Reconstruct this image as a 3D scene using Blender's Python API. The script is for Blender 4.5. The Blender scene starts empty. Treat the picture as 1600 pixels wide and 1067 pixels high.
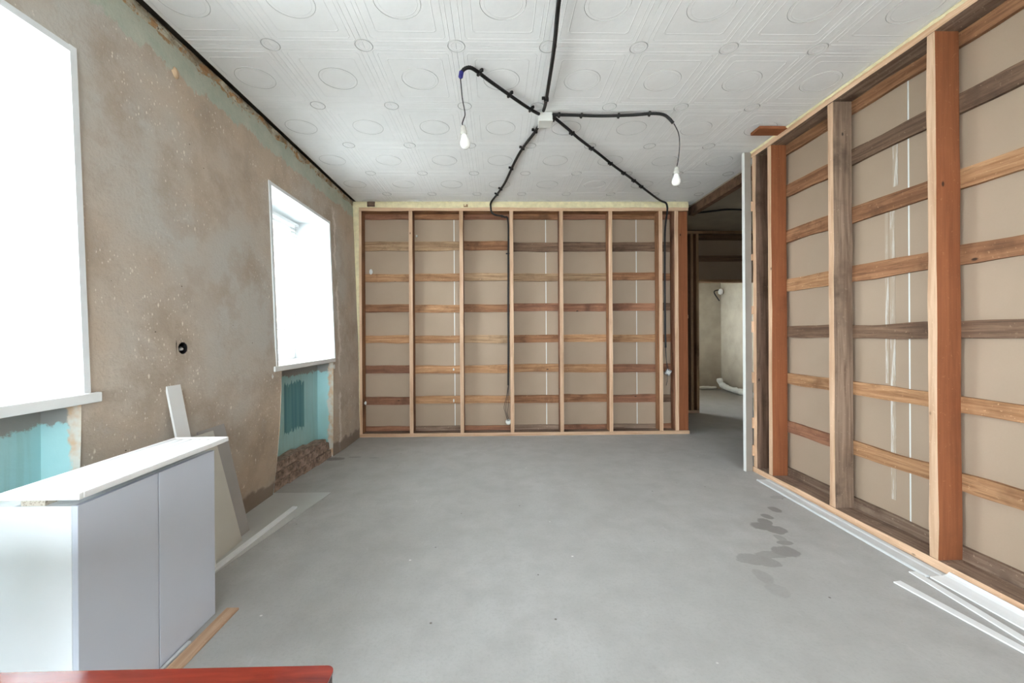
import bpy, bmesh, math, random
from mathutils import Vector, Matrix, noise

random.seed(7)
S = bpy.context.scene
COL = S.collection

# ------------------------------------------------------------------ camera
F, HC = 622.0, 1.212
cd = bpy.data.cameras.new('camera'); cam = bpy.data.objects.new('camera', cd); COL.objects.link(cam)
cd.sensor_width = 36.0; cd.lens = F / 1600 * 36.0
cd.shift_x = 12 / 1600; cd.shift_y = -10.5 / 1600; cd.clip_start = 0.02
cam.matrix_world = (Matrix.Translation((0, 0, HC)) @ Matrix.Rotation(-math.atan(12 / F), 4, 'Z')
                    @ Matrix.Rotation(math.pi / 2, 4, 'X') @ Matrix.Rotation(-0.006, 4, 'Z'))
S.camera = cam

# ------------------------------------------------------------------ light and exposure
W = bpy.data.worlds.new('overcast_sky'); S.world = W; W.use_nodes = True
bg = W.node_tree.nodes['Background']
bg.inputs[0].default_value = (0.86, 0.925, 1.0, 1); bg.inputs[1].default_value = 16.0
S.view_settings.view_transform = 'Standard'; S.view_settings.look = 'None'
S.view_settings.gamma = 1.0; S.view_settings.use_curve_mapping = False
S.view_settings.exposure = 1.24
S.cycles.use_denoising = True
S.cycles.max_bounces = 8; S.cycles.diffuse_bounces = 5; S.cycles.adaptive_threshold = 0.02; S.cycles.transparent_max_bounces = 12
S.cycles.sample_clamp_indirect = 20

def portal(loc, rot, sx, sy):
    l = bpy.data.lights.new('window_portal', 'AREA'); l.shape = 'RECTANGLE'; l.size = sx; l.size_y = sy
    l.cycles.is_portal = True
    o = bpy.data.objects.new('window_portal', l); COL.objects.link(o); o.location = loc; o.rotation_euler = rot

# ------------------------------------------------------------------ helpers
def srgb(r, g, b):
    def c(v):
        v /= 255.0
        return v / 12.92 if v <= 0.04045 else ((v + 0.055) / 1.055) ** 2.4
    return (c(r), c(g), c(b), 1)

class NT:
    def __init__(s, name):
        s.m = bpy.data.materials.new(name); s.m.use_nodes = True
        s.t = s.m.node_tree; s.n = s.t.nodes; s.b = s.n['Principled BSDF']
        s.b.inputs['Specular IOR Level'].default_value = 0.3
    def add(s, typ, **kw):
        n = s.n.new(typ)
        for k, v in kw.items(): setattr(n, k, v)
        return n
    def link(s, a, b): s.t.links.new(a, b)
    def coords(s, scale=(1, 1, 1), rand=False):
        tc = s.add('ShaderNodeTexCoord'); mp = s.add('ShaderNodeMapping')
        mp.inputs['Scale'].default_value = scale
        s.link(tc.outputs['Object'], mp.inputs['Vector'])
        if rand:
            oi = s.add('ShaderNodeObjectInfo')
            mu = s.add('ShaderNodeMath', operation='MULTIPLY'); mu.inputs[1].default_value = 90
            s.link(oi.outputs['Random'], mu.inputs[0])
            cx = s.add('ShaderNodeCombineXYZ')
            for i in range(3): s.link(mu.outputs[0], cx.inputs[i])
            s.link(cx.outputs[0], mp.inputs['Location'])
        return mp.outputs[0]
    def noise(s, vec, scale, detail=4, rough=0.55, dist=0.0):
        n = s.add('ShaderNodeTexNoise'); n.inputs['Scale'].default_value = scale
        n.inputs['Detail'].default_value = detail; n.inputs['Roughness'].default_value = rough
        n.inputs['Distortion'].default_value = dist
        s.link(vec, n.inputs['Vector']); return n.outputs['Fac']
    def voro(s, vec, scale):
        n = s.add('ShaderNodeTexVoronoi'); n.inputs['Scale'].default_value = scale
        s.link(vec, n.inputs['Vector']); return n.outputs['Distance']
    def ramp(s, fac, a, b, c0=(0, 0, 0, 1), c1=(1, 1, 1, 1)):
        r = s.add('ShaderNodeValToRGB'); e = r.color_ramp.elements
        e[0].position = a; e[0].color = c0; e[1].position = b; e[1].color = c1
        s.link(fac, r.inputs[0]); return r.outputs[0]
    def mix(s, fac, a, b, mode='MIX'):
        n = s.add('ShaderNodeMix', data_type='RGBA', blend_type=mode)
        for sock, v in ((n.inputs[0], fac), (n.inputs[6], a), (n.inputs[7], b)):
            if hasattr(v, 'is_linked'): s.link(v, sock)
            else: sock.default_value = v
        return n.outputs[2]
    def math(s, op, a, b=None):
        n = s.add('ShaderNodeMath', operation=op)
        for sock, v in ((n.inputs[0], a), (n.inputs[1], b)):
            if v is None: continue
            if hasattr(v, 'is_linked'): s.link(v, sock)
            else: sock.default_value = v
        return n.outputs[0]
    def sep(s, vec):
        n = s.add('ShaderNodeSeparateXYZ'); s.link(vec, n.inputs[0]); return n.outputs
    def step(s, val, lo, hi):
        n = s.add('ShaderNodeMapRange', interpolation_type='SMOOTHSTEP')
        n.inputs['From Min'].default_value = lo; n.inputs['From Max'].default_value = hi
        s.link(val, n.inputs['Value']); return n.outputs[0]
    def color(s, c):
        if hasattr(c, 'is_linked'): s.link(c, s.b.inputs['Base Color'])
        else: s.b.inputs['Base Color'].default_value = c
    def rough(s, r):
        if hasattr(r, 'is_linked'): s.link(r, s.b.inputs['Roughness'])
        else: s.b.inputs['Roughness'].default_value = r
    def bump(s, h, strength=0.3, dist=0.01):
        n = s.add('ShaderNodeBump'); n.inputs['Strength'].default_value = strength
        n.inputs['Distance'].default_value = dist
        s.link(h, n.inputs['Height']); s.link(n.outputs[0], s.b.inputs['Normal'])

def simple(name, col, rough=0.6, var=0.06, scale=6.0, bump=0.0, bscale=60, metal=0.0, spec=0.3):
    t = NT(name); v = t.coords()
    n = t.noise(v, scale)
    lo = tuple(c * (1 - var) for c in col[:3]) + (1,); hi = tuple(min(1, c * (1 + var)) for c in col[:3]) + (1,)
    t.color(t.ramp(n, 0.3, 0.7, lo, hi)); t.rough(rough)
    t.b.inputs['Metallic'].default_value = metal; t.b.inputs['Specular IOR Level'].default_value = spec
    if bump: t.bump(t.noise(v, bscale), bump)
    return t.m

WOODS = {'pale': ((206, 176, 148), (190, 152, 120), 0.10),
         'orange': ((160, 98, 62), (142, 82, 50), 0.10),
         'greybrown': ((158, 134, 114), (128, 104, 86), 0.14),
         'darkbrown': ((142, 114, 96), (110, 86, 70), 0.14),
         'b_light': ((196, 152, 112), (166, 118, 80), 0.2),
         'b_tan': ((188, 156, 122), (160, 126, 94), 0.2),
         'b_mid': ((166, 120, 86), (136, 92, 62), 0.2),
         'b_red': ((166, 118, 90), (142, 96, 72), 0.16),
         'b_dark': ((136, 108, 86), (108, 82, 64), 0.2),
         'dusty': ((150, 128, 110), (118, 92, 74), 0.3)}
_wm = {}
def wood(kind, axis):
    k = (kind, axis)
    if k in _wm: return _wm[k]
    a, b, var = WOODS[kind]; fk = 1.03 if kind == 'pale' else .93; a = [q * fk for q in a]; b = [q * fk for q in b]
    t = NT('wood_%s_%s' % (kind, axis))
    i = 'xyz'.index(axis)
    sc = [26.0] * 3; sc[i] = 1.3
    v = t.coords(sc, rand=True); v2 = t.coords((1, 1, 1), rand=True)
    g = t.noise(v, 1.6, 6, 0.6, 0.6)
    kc = {'orange': .55, 'pale': .8}.get(kind, 1.0)
    mid = [(p + q) / 2 for p, q in zip(a, b)]
    c = t.ramp(g, 0.36, 0.64, srgb(*[m + (q * .95 - m) * kc for q, m in zip(b, mid)]), srgb(*[min(255, m + (q * 1.04 - m) * kc) for q, m in zip(a, mid)]))
    blot = t.noise(v2, 3.2, 4, 0.6)
    c = t.mix(t.math('MULTIPLY', t.step(blot, 0.5, 0.75), {'pale': .25, 'orange': .35}.get(kind, 1.0)), c, srgb(*[int(q * 0.78) for q in b]))
    fl = t.noise(v2, 60, 3, 0.7)
    if kind[:2] == 'b_': c = t.mix(t.math('MULTIPLY', t.step(t.noise(t.coords([q * .5 for q in sc], rand=True), 9, 4, .75), .5, .66), .45), c, srgb(*[q * .66 for q in b]))
    c = t.mix(t.math('MULTIPLY', t.step(fl, 0.62, 0.72), var * 3), c, srgb(min(255, a[0] + 40), min(255, a[1] + 40), min(255, a[2] + 34)))
    sk = [5.0] * 3; sk[i] = 2.6
    kn = t.voro(t.coords(sk, rand=True), 1.5)
    c = t.mix(t.math('SUBTRACT', 1.0, t.step(kn, 0.03, 0.075)), c, srgb(*[int(q * 0.5) for q in b]))
    oi = t.add('ShaderNodeObjectInfo')
    br = t.add('ShaderNodeMapRange'); br.inputs['To Min'].default_value = 0.86; br.inputs['To Max'].default_value = 1.12
    t.link(oi.outputs['Random'], br.inputs['Value'])
    hv = t.add('ShaderNodeHueSaturation'); t.link(br.outputs[0], hv.inputs['Value']); t.link(c, hv.inputs['Color'])
    t.color(hv.outputs[0]); t.rough(0.75); t.bump(g, 0.25, 0.004)
    _wm[k] = t.m
    return t.m

def obj(name, mesh, parent=None, mats=None, loc=None):
    o = bpy.data.objects.new(name, mesh); COL.objects.link(o)
    if mats and mesh is not None and not mesh.materials:
        for m in mats: mesh.materials.append(m)
    if loc is not None: o.location = loc
    if parent: o.parent = parent
    return o
def frombm(bm, name='mesh', smooth=False):
    me = bpy.data.meshes.new(name); bm.normal_update(); bm.to_mesh(me); bm.free()
    if smooth:
        for p in me.polygons: p.use_smooth = True
    return me
def empty(name, loc=(0, 0, 0)):
    o = bpy.data.objects.new(name, None); COL.objects.link(o); o.location = loc; o.empty_display_size = 0.1
    return o
def tag(o, label=None, cat=None, group=None, kind=None):
    if label: o['label'] = label
    if cat: o['category'] = cat
    if group: o['group'] = group
    if kind: o['kind'] = kind
    return o
def addbox(bm, lo, hi, bev=0.0, mi=0):
    v = [bm.verts.new((x, y, z)) for z in (lo[2], hi[2]) for y in (lo[1], hi[1]) for x in (lo[0], hi[0])]
    fs = [bm.faces.new([v[i] for i in q]) for q in ((0, 2, 3, 1), (4, 5, 7, 6), (0, 1, 5, 4), (2, 6, 7, 3), (0, 4, 6, 2), (1, 3, 7, 5))]
    for f in fs: f.material_index = mi
    if bev:
        es = list({e for f in fs for e in f.edges})
        bmesh.ops.bevel(bm, geom=es, offset=bev, segments=2, profile=0.5, affect='EDGES')
    return fs
def box(name, lo, hi, mat, parent=None, bev=0.0):
    """one box as an object whose origin is its own centre (parents stay at the world origin or are offset)"""
    c = Vector([(a + b) / 2 for a, b in zip(lo, hi)]); h = [(b - a) / 2 for a, b in zip(lo, hi)]
    bm = bmesh.new(); addbox(bm, [-q for q in h], h, bev)
    p = Vector(parent.location) if parent else Vector((0, 0, 0))
    return obj(name, frombm(bm, name), parent, [mat], c - p)
def board(name, lo, hi, kind, axis, parent, jit=0.0025, n=6, front=None, fkind='pale'):
    """rough sawn board: slightly uneven edges along its length; face towards `front` may have its own wood"""
    c = Vector([(a + b) / 2 for a, b in zip(lo, hi)]); h = [(b - a) / 2 for a, b in zip(lo, hi)]
    i = 'xyz'.index(axis); j, k = [q for q in range(3) if q != i]
    bm = bmesh.new(); rings = []
    ph = random.random() * 100
    for s in range(n + 1):
        t = -h[i] + 2 * h[i] * s / n; ring = []
        for q, (a, b) in enumerate(((-1, -1), (1, -1), (1, 1), (-1, 1))):
            p = [0, 0, 0]; p[i] = t
            p[j] = a * h[j] + jit * 0.4 * noise.noise((t * 4, ph, q * 7)) * 2
            p[k] = b * h[k] + jit * noise.noise((t * 4 + 50, ph, (q // 2) * 7)) * 2
            ring.append(bm.verts.new(p))
        rings.append(ring)
    for s in range(n):
        for q in range(4):
            bm.faces.new((rings[s][q], rings[s + 1][q], rings[s + 1][(q + 1) % 4], rings[s][(q + 1) % 4]))
    bm.faces.new(rings[0]); bm.faces.new(list(reversed(rings[-1])))
    bmesh.ops.recalc_face_normals(bm, faces=bm.faces)
    mats = [wood(kind, axis)]
    if front is not None:
        mats.append(wood(fkind, axis)); bm.normal_update(); fv = Vector(front)
        for f in bm.faces:
            if f.normal.dot(fv) > 0.8: f.material_index = 1
    return obj(name, frombm(bm, name), parent, mats, c)
def smooth_path(pts, sub=8):
    pts = [Vector(p) for p in pts]; out = []
    for i in range(len(pts) - 1):
        p0 = pts[max(i - 1, 0)]; p1 = pts[i]; p2 = pts[i + 1]; p3 = pts[min(i + 2, len(pts) - 1)]
        for s in range(sub):
            t = s / sub
            out.append(0.5 * ((2 * p1) + (p2 - p0) * t + (2 * p0 - 5 * p1 + 4 * p2 - p3) * t * t + (3 * p1 - p0 - 3 * p2 + p3) * t ** 3))
    out.append(pts[-1]); return out
def resample(path, step):
    out = [path[0].copy()]; acc = 0.0
    for a, b in zip(path, path[1:]):
        d = (b - a).length
        if d < 1e-9: continue
        t = step - acc
        while t <= d:
            out.append(a + (b - a) * (t / d)); t += step
        acc = d - (t - step)
    return out
def tube(bm, path, rad, seg=8):
    rings = []; up = Vector((0.3, 0.2, 1)).normalized()
    n = len(path)
    for i, p in enumerate(path):
        d = (path[min(i + 1, n - 1)] - path[max(i - 1, 0)])
        d = d.normalized() if d.length > 1e-9 else Vector((0, 0, 1))
        u = d.cross(up)
        u = u.normalized() if u.length > 1e-3 else d.cross(Vector((1, 0, 0))).normalized()
        w = u.cross(d).normalized()
        r = rad(i) if callable(rad) else rad
        rings.append([bm.verts.new(p + (u * math.cos(2 * math.pi * q / seg) + w * math.sin(2 * math.pi * q / seg)) * r) for q in range(seg)])
    for a, b in zip(rings, rings[1:]):
        for q in range(seg): bm.faces.new((a[q], a[(q + 1) % seg], b[(q + 1) % seg], b[q]))
    bm.faces.new(list(reversed(rings[0]))); bm.faces.new(rings[-1])
def tube_obj(name, pts, rad, mat, parent=None, sub=8, seg=8):
    bm = bmesh.new(); tube(bm, smooth_path(pts, sub), rad, seg)
    return obj(name, frombm(bm, name, True), parent, [mat])
def lathe(bm, prof, seg=20, c=(0, 0, 0)):
    rings = []
    for r, z in prof:
        rings.append([bm.verts.new((c[0] + r * math.cos(2 * math.pi * q / seg), c[1] + r * math.sin(2 * math.pi * q / seg), c[2] + z)) for q in range(seg)])
    for a, b in zip(rings, rings[1:]):
        for q in range(seg): bm.faces.new((a[q], a[(q + 1) % seg], b[(q + 1) % seg], b[q]))
    bm.faces.new(list(reversed(rings[0]))); bm.faces.new(rings[-1])
    bmesh.ops.recalc_face_normals(bm, faces=bm.faces)

# ------------------------------------------------------------------ materials of the shell
def mat_floor():
    t = NT('screed_concrete'); v = t.coords()
    big = t.noise(v, 0.9, 5, 0.6); mid = t.noise(v, 5, 5, 0.65); fine = t.noise(v, 70, 4, 0.7)
    c = t.ramp(big, 0.3, 0.7, srgb(168, 168, 165), srgb(181, 181, 179))
    c = t.mix(t.ramp(mid, 0.4, 0.75), c, srgb(162, 161, 158))
    c = t.mix(t.math('MULTIPLY', t.step(fine, 0.45, 0.75), 0.35), c, srgb(150, 148, 144))
    dust = t.noise(t.coords((3, 1, 1)), 3.0, 6, 0.75)
    c = t.mix(t.math('MULTIPLY', t.step(dust, 0.60, 0.78), 0.35), c, srgb(200, 201, 200))
    x, y, z = t.sep(v)
    wob = t.math('MULTIPLY', t.math('SUBTRACT', t.noise(v, 14, 3), 0.5), 0.9)
    spots = [(1.905, 2.70, .035, .05, 1.0), (1.78, 2.60, .035, .04, 1.0), (1.72, 2.53, .045, .045, 1.0), (1.66, 2.47, .07, .05, 1.0),
             (1.72, 2.415, .06, .055, 1.0), (1.67, 2.32, .025, .05, .6), (1.66, 2.27, .05, .025, .8), (1.60, 2.18, .075, .06, .85),
             (1.50, 2.15, .10, .035, .6), (1.37, 2.11, .085, .055, .65), (1.43, 2.08, .06, .05, .6), (1.32, 1.96, .04, .06, .35),
             (1.32, 1.85, .05, .05, .25), (2.07, 2.90, .06, .03, .5), (-1.61, 3.95, .11, .05, 1.4), (-1.42, 4.0, .06, .025, .8), (-1.22, 3.97, .05, .02, .6)]
    acc = None
    for cx, cy, rx, ry, k in spots:
        dx = t.math('DIVIDE', t.math('SUBTRACT', x, cx), rx); dy = t.math('DIVIDE', t.math('SUBTRACT', y, cy), ry)
        d = t.math('SQRT', t.math('ADD', t.math('MULTIPLY', dx, dx), t.math('MULTIPLY', dy, dy)))
        m = t.math('MULTIPLY', t.math('SUBTRACT', 1.0, t.step(t.math('ADD', d, wob), 0.88, 1.08)), k)
        acc = m if acc is None else t.math('MAXIMUM', acc, m)
    c = t.mix(t.math('MULTIPLY', acc, 0.62), c, srgb(106, 104, 100))
    sp = t.voro(v, 5.5)
    c = t.mix(t.math('SUBTRACT', 1.0, t.step(sp, 0.018, 0.04)), c, srgb(110, 104, 98))
    sp2 = t.voro(t.coords((1.0, 1.3, 1)), 3.3)
    c = t.mix(t.math('SUBTRACT', 1.0, t.step(sp2, 0.012, 0.03)), c, srgb(222, 222, 218))
    t.color(c); t.rough(t.math('SUBTRACT', 0.62, t.math('MULTIPLY', acc, 0.18)))
    t.b.inputs['Specular IOR Level'].default_value = 0.4
    t.bump(t.math('ADD', fine, t.math('MULTIPLY', mid, 2.0)), 0.25, 0.003)
    return t.m
def mat_plaster():
    t = NT('old_plaster'); v = t.coords(); x, y, z = t.sep(v)
    big = t.noise(v, 0.8, 4, 0.6); mid = t.noise(v, 3.5, 6, 0.65); fine = t.noise(v, 60, 4, 0.7)
    c = t.ramp(big, 0.40, 0.60, srgb(192, 188, 180), srgb(194, 177, 158))
    c = t.mix(t.ramp(mid, 0.46, 0.66), c, srgb(172, 157, 140))
    c = t.mix(t.math('MULTIPLY', t.step(t.noise(v, 7, 5, 0.7), 0.56, 0.7), 0.4), c, srgb(200, 193, 184))
    c = t.mix(t.math('MULTIPLY', t.step(fine, 0.5, 0.8), 0.25), c, srgb(166, 150, 134))
    # flecks of white filler and dark pits
    area = t.step(t.noise(v, 1.7, 3), 0.44, 0.58)
    for sc, r0, r1, k in ((13, .02, .085, .9), (26, .05, .13, .8), (48, .08, .18, .7)):
        vv = t.voro(t.coords((1, 1.35, .7)), sc)
        w = t.math('ADD', vv, t.math('MULTIPLY', t.noise(v, 90, 2), 0.12))
        m = t.math('SUBTRACT', 1.0, t.step(w, r0 + .08, r1 + .11))
        pick = t.step(t.noise(v, sc * .55, 1), 0.47, 0.53)
        c = t.mix(t.math('MULTIPLY', t.math('MULTIPLY', m, pick), t.math('MULTIPLY', area, k)), c, srgb(236, 229, 216))
    pit = t.voro(t.coords((1, 1, 1.4)), 9)
    c = t.mix(t.math('MULTIPLY', t.math('SUBTRACT', 1.0, t.step(pit, 0.02, 0.05)), t.step(t.noise(v, 4, 1), 0.5, 0.55)), c, srgb(82, 70, 60))
    seam = t.math('ABSOLUTE', t.math('SUBTRACT', t.math('ADD', y, t.math('MULTIPLY', t.math('SUBTRACT', t.noise(v, 5, 5, .75), .5), .22)), 4.20))
    sm_ = t.math('MULTIPLY', t.math('SUBTRACT', 1.0, t.step(seam, .012, .03)), t.step(t.noise(v, 4, 2), .42, .5))
    c = t.mix(t.math('MULTIPLY', sm_, .8), c, srgb(222, 214, 206))
    # old pale green paint left under the ceiling
    edge = t.math('ADD', z, t.math('MULTIPLY', t.math('SUBTRACT', t.noise(t.coords((1, 1, .5)), 9, 5, 0.7), 0.5), 0.22))
    gm = t.step(edge, 2.615, 2.635)
    g = t.ramp(t.noise(v, 6, 5, 0.7), 0.35, 0.7, srgb(172, 182, 168), srgb(194, 196, 182))
    g = t.mix(t.step(t.math('ADD', t.noise(v, 11, 5, .7), t.math('MULTIPLY', t.math('SUBTRACT', z, 2.72), 2.2)), 0.6, 0.68), g, srgb(170, 140, 104))
    c = t.mix(gm, c, g)
    # raw mortar along the floor and a turquoise smear round the niches
    lowm = t.math('SUBTRACT', 1.0, t.step(t.math('ADD', z, t.math('MULTIPLY', t.math('SUBTRACT', t.noise(v, 8, 4), .5), .16)), 0.10, 0.13))
    c = t.mix(t.math('MULTIPLY', lowm, 0.75), c, srgb(126, 114, 104))
    t.color(c); t.rough(0.9)
    t.bump(t.math('ADD', t.math('MULTIPLY', mid, 3), fine), 0.45, 0.006)
    return t.m
def mat_niche():
    t = NT('turquoise_paint'); v = t.coords(); x, y, z = t.sep(v)
    c = t.ramp(t.noise(v, 2.5, 4), 0.3, 0.7, srgb(160, 205, 207), srgb(176, 216, 218))
    c = t.mix(t.math('MULTIPLY', t.step(t.noise(t.coords((1, 12, .6)), 3, 3), .5, .7), .25), c, srgb(150, 180, 172))
    # darker uncovered teal rectangle on the back of the far niche
    wob = t.math('MULTIPLY', t.math('SUBTRACT', t.noise(t.coords((1, 26, .2)), 1.5, 2), 0.5), 0.16)
    zz = t.math('ADD', z, wob)
    m = t.math('MULTIPLY', t.step(y, 3.395, 3.405), t.math('SUBTRACT', 1.0, t.step(y, 3.745, 3.755)))
    m = t.math('MULTIPLY', m, t.math('MULTIPLY', t.step(zz, 0.375, 0.385), t.math('SUBTRACT', 1.0, t.step(zz, 0.795, 0.805))))
    m = t.math('MULTIPLY', m, t.math('SUBTRACT', 1.0, t.step(x, -1.797, -1.794)))
    teal = t.ramp(t.noise(t.coords((1, 14, .4)), 2, 2), .35, .65, srgb(86, 140, 150), srgb(108, 160, 166))
    c = t.mix(m, c, teal)
    top = t.step(t.math('ADD', z, t.math('MULTIPLY', t.math('SUBTRACT', t.noise(v, 9, 5, .7), .5), .2)), 0.845, 0.865)
    c = t.mix(top, c, srgb(150, 150, 146))
    fr = t.step(t.math('ADD', x, t.math('MULTIPLY', t.math('SUBTRACT', t.noise(v, 11, 5, .7), .5), .10)), -1.70, -1.685)
    pl = t.ramp(t.noise(v, 14, 3), .4, .6, srgb(210, 206, 196), srgb(206, 176, 146))
    c = t.mix(fr, c, pl)
    t.color(c); t.rough(0.7); t.bump(t.noise(v, 25, 4), 0.15)
    return t.m
M_FLOOR = mat_floor(); M_PLASTER = mat_plaster(); M_NICHE = mat_niche()
M_REVEAL = simple('white_reveal_plaster', srgb(222, 225, 226), 0.6, 0.015)
M_TRIM = simple('white_corner_bead', srgb(226, 230, 232), 0.5, 0.04, 10)
M_SILL = simple('white_sill_plastic', srgb(226, 228, 226), 0.45, 0.03)
M_PVC = simple('white_window_plastic', srgb(240, 242, 242), 0.35, 0.01)
M_FOAM = simple('mounting_foam', srgb(228, 217, 178), 0.9, 0.1, 20, 0.6, 40)
M_CONC = simple('raw_concrete_dark', srgb(120, 110, 98), 0.95, 0.2, 5, 0.4, 30)
M_OLDWALL = simple('bare_wall_beyond', srgb(165, 155, 138), 0.9, 0.12, 4, 0.3, 30)
def mat_top_edge():
    t = NT('flaking_paint_edge'); v = t.coords()
    c = t.ramp(t.noise(v, 9, 5, .7), .38, .62, srgb(150, 136, 112), srgb(200, 198, 180))
    c = t.mix(t.step(t.noise(v, 16, 4, .7), .52, .60), c, srgb(176, 140, 100))
    c = t.mix(t.step(t.noise(v, 24, 4, .7), .58, .66), c, srgb(84, 68, 54))
    t.color(c); t.rough(.95); t.bump(t.noise(v, 60, 4), 1.0); return t.m
M_TOPEDGE = mat_top_edge()
M_RUST = simple('dark_broken_slab_edge', srgb(104, 78, 60), .95, .4, 18, 1.0, 50)
M_CRUST = simple('crumbling_plaster_edge', srgb(128, 110, 88), 0.95, 0.45, 22, 1.0, 60)
M_BLACK = simple('black_conduit_plastic', srgb(32, 31, 32), 0.5, 0.15, 40)
M_BOXW = simple('white_box_plastic', srgb(214, 214, 208), 0.5, 0.02)
M_TAPE = simple('blue_insulating_tape', srgb(48, 46, 120), 0.5, 0.05)
M_WIRE = simple('dark_wire', srgb(44, 40, 42), 0.5, 0.1)
M_BULB = simple('opal_bulb_glass', srgb(240, 240, 236), 0.25, 0.01, spec=0.5)
M_GREY = simple('grey_socket_plastic', srgb(190, 188, 180), 0.5, 0.05)
M_METAL = simple('zinc_metal', srgb(170, 170, 170), 0.4, 0.1, metal=0.6)
M_BRICK = simple('old_brick', srgb(156, 136, 122), 0.95, 0.5, 30, 1.0, 50)

def mat_ceiling(name, a, b):
    t = NT(name); v = t.coords(rand=False)
    c = t.ramp(t.noise(v, 4, 5, .65), .3, .7, srgb(*a), srgb(*b))
    t.color(c); t.rough(0.85)
    orn = t.voro(t.coords((1, 1, 1)), 32)
    t.bump(t.math('ADD', orn, t.noise(v, 45, 3)), 0.12, 0.002)
    return t.m
M_TILE = mat_ceiling('ceiling_tile_foam', (230, 230, 229), (238, 238, 237))
M_RING = mat_ceiling('ceiling_tile_dusty_shaded_groove', (176, 176, 174), (196, 196, 194))  # thin groove shadow and dirt both put into this darker grey
M_RELIEF = mat_ceiling('ceiling_tile_relief', (226, 226, 225), (236, 236, 235))
def mat_panel():
    t = NT('drywall_back_paper'); v = t.coords()
    c = t.ramp(t.noise(v, 1.6, 4), .3, .7, srgb(164, 144, 124), srgb(172, 152, 132))
    c = t.mix(t.math('MULTIPLY', t.noise(v, 120, 2), .25), c, srgb(154, 135, 115))
    t.color(c); t.rough(0.85); return t.m
M_PANEL = mat_panel()
M_JOINT = simple('joint_compound', srgb(222, 224, 220), 0.8, 0.04)
def mat_smear():
    t = NT('plaster_smear'); v = t.coords((1, 30, 3))
    m = t.math('MULTIPLY', t.step(t.noise(v, 1.2, 5, .7), .44, .66), .8)
    c = t.mix(m, srgb(174, 157, 138), srgb(215, 215, 210)); t.color(c); t.rough(.85); return t.m
M_SMEAR = mat_smear()

# ------------------------------------------------------------------ room shell
ZC = 2.81
YF = -4.5                                            # wall behind the camera
# floor
bm = bmesh.new(); addbox(bm, (-2.3, YF - .1, -.1), (5.2, 8.9, 0.0))
tag(obj('floor', frombm(bm), None, [M_FLOOR]), kind='structure')

# left wall: one uneven plastered skin with openings
def wx(y, z):
    if z >= 1.0: return -1.645 - 0.065 * (z - 1.0) / 1.81
    t = 1.0 - z
    b = -1.715 if y < 3.1 else -1.715 + min(1.0, (y - 3.1) / 1.2) * 0.08
    return -1.645 + (b + 1.645) * t * t
WZ0, WZ1 = 0.98, 2.35
WINS = [(-3.2, -2.1), (-1.25, -0.2), (0.55, 1.615), (3.02, 4.06)]  # first two are unseen, added behind the camera for front light
NICHES = [(0.55, 1.605, 0.0, 0.945), (3.07, 4.03, 0.0, 0.945)]
SOCK = (2.085, 2.165, 1.112, 1.192)
def frange(a, b, s):
    n = max(1, round((b - a) / s)); return [a + (b - a) * i / n for i in range(n + 1)]
yb = sorted({YF, 4.95, SOCK[0], SOCK[1]} | {q for w in WINS for q in w} | {q for n in NICHES for q in n[:2]})
zb = sorted({0.0, WZ0, WZ1, 0.945, SOCK[2], SOCK[3], 2.80})
ys = sorted({round(q, 5) for a, b in zip(yb, yb[1:]) for q in frange(a, b, .08)})
zs = sorted({round(q, 5) for a, b in zip(zb, zb[1:]) for q in frange(a, b, .08)})
def in_hole(y, z):
    for a, b in WINS:
        if a < y < b and WZ0 < z < WZ1: return True
    for a, b, c, d in NICHES:
        if a < y < b and c < z < d: return True
    return SOCK[0] < y < SOCK[1] and SOCK[2] < z < SOCK[3]
bm = bmesh.new(); gv = {}
def gvert(y, z):
    k = (y, z)
    if k not in gv:
        d = 0.005 * noise.noise((y * 2.2, z * 2.2, 3.1)) + 0.0025 * noise.noise((y * 9, z * 9, 8.0))
        gv[k] = bm.verts.new((wx(y, z) + d, y, z))
    return gv[k]
for y0, y1 in zip(ys, ys[1:]):
    for z0, z1 in zip(zs, zs[1:]):
        if not in_hole((y0 + y1) / 2, (z0 + z1) / 2):
            bm.faces.new((gvert(y0, z0), gvert(y1, z0), gvert(y1, z1), gvert(y0, z1)))
def sheet(pts, mi):
    f = bm.faces.new([bm.verts.new(p) for p in pts]); f.material_index = mi; return f
XW = -2.06
for a, b in WINS:
    for (ya, za), (yc, zc) in (((a, WZ0), (a, WZ1)), ((a, WZ1), (b, WZ1)), ((b, WZ1), (b, WZ0)), ((b, WZ0), (a, WZ0))):
        sheet([(wx(ya, za), ya, za), (wx(yc, zc), yc, zc), (XW - .06, yc, zc), (XW - .06, ya, za)], 1)
XN = -1.80
for a, b, c, d in NICHES:
    for (ya, za), (yc, zc) in (((a, c), (a, d)), ((a, d), (b, d)), ((b, d), (b, c))):
        for k in range(12):
            u0, u1 = k / 12, (k + 1) / 12
            p = [(ya + (yc - ya) * u, za + (zc - za) * u) for u in (u0, u1)]
            sheet([(wx(*p[0]) + .003, *p[0]), (wx(*p[1]) + .003, *p[1]), (XN, *p[1]), (XN, *p[0])], 2)
    sheet([(XN, a, c), (XN, b, c), (XN, b, d), (XN, a, d)], 2)
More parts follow.
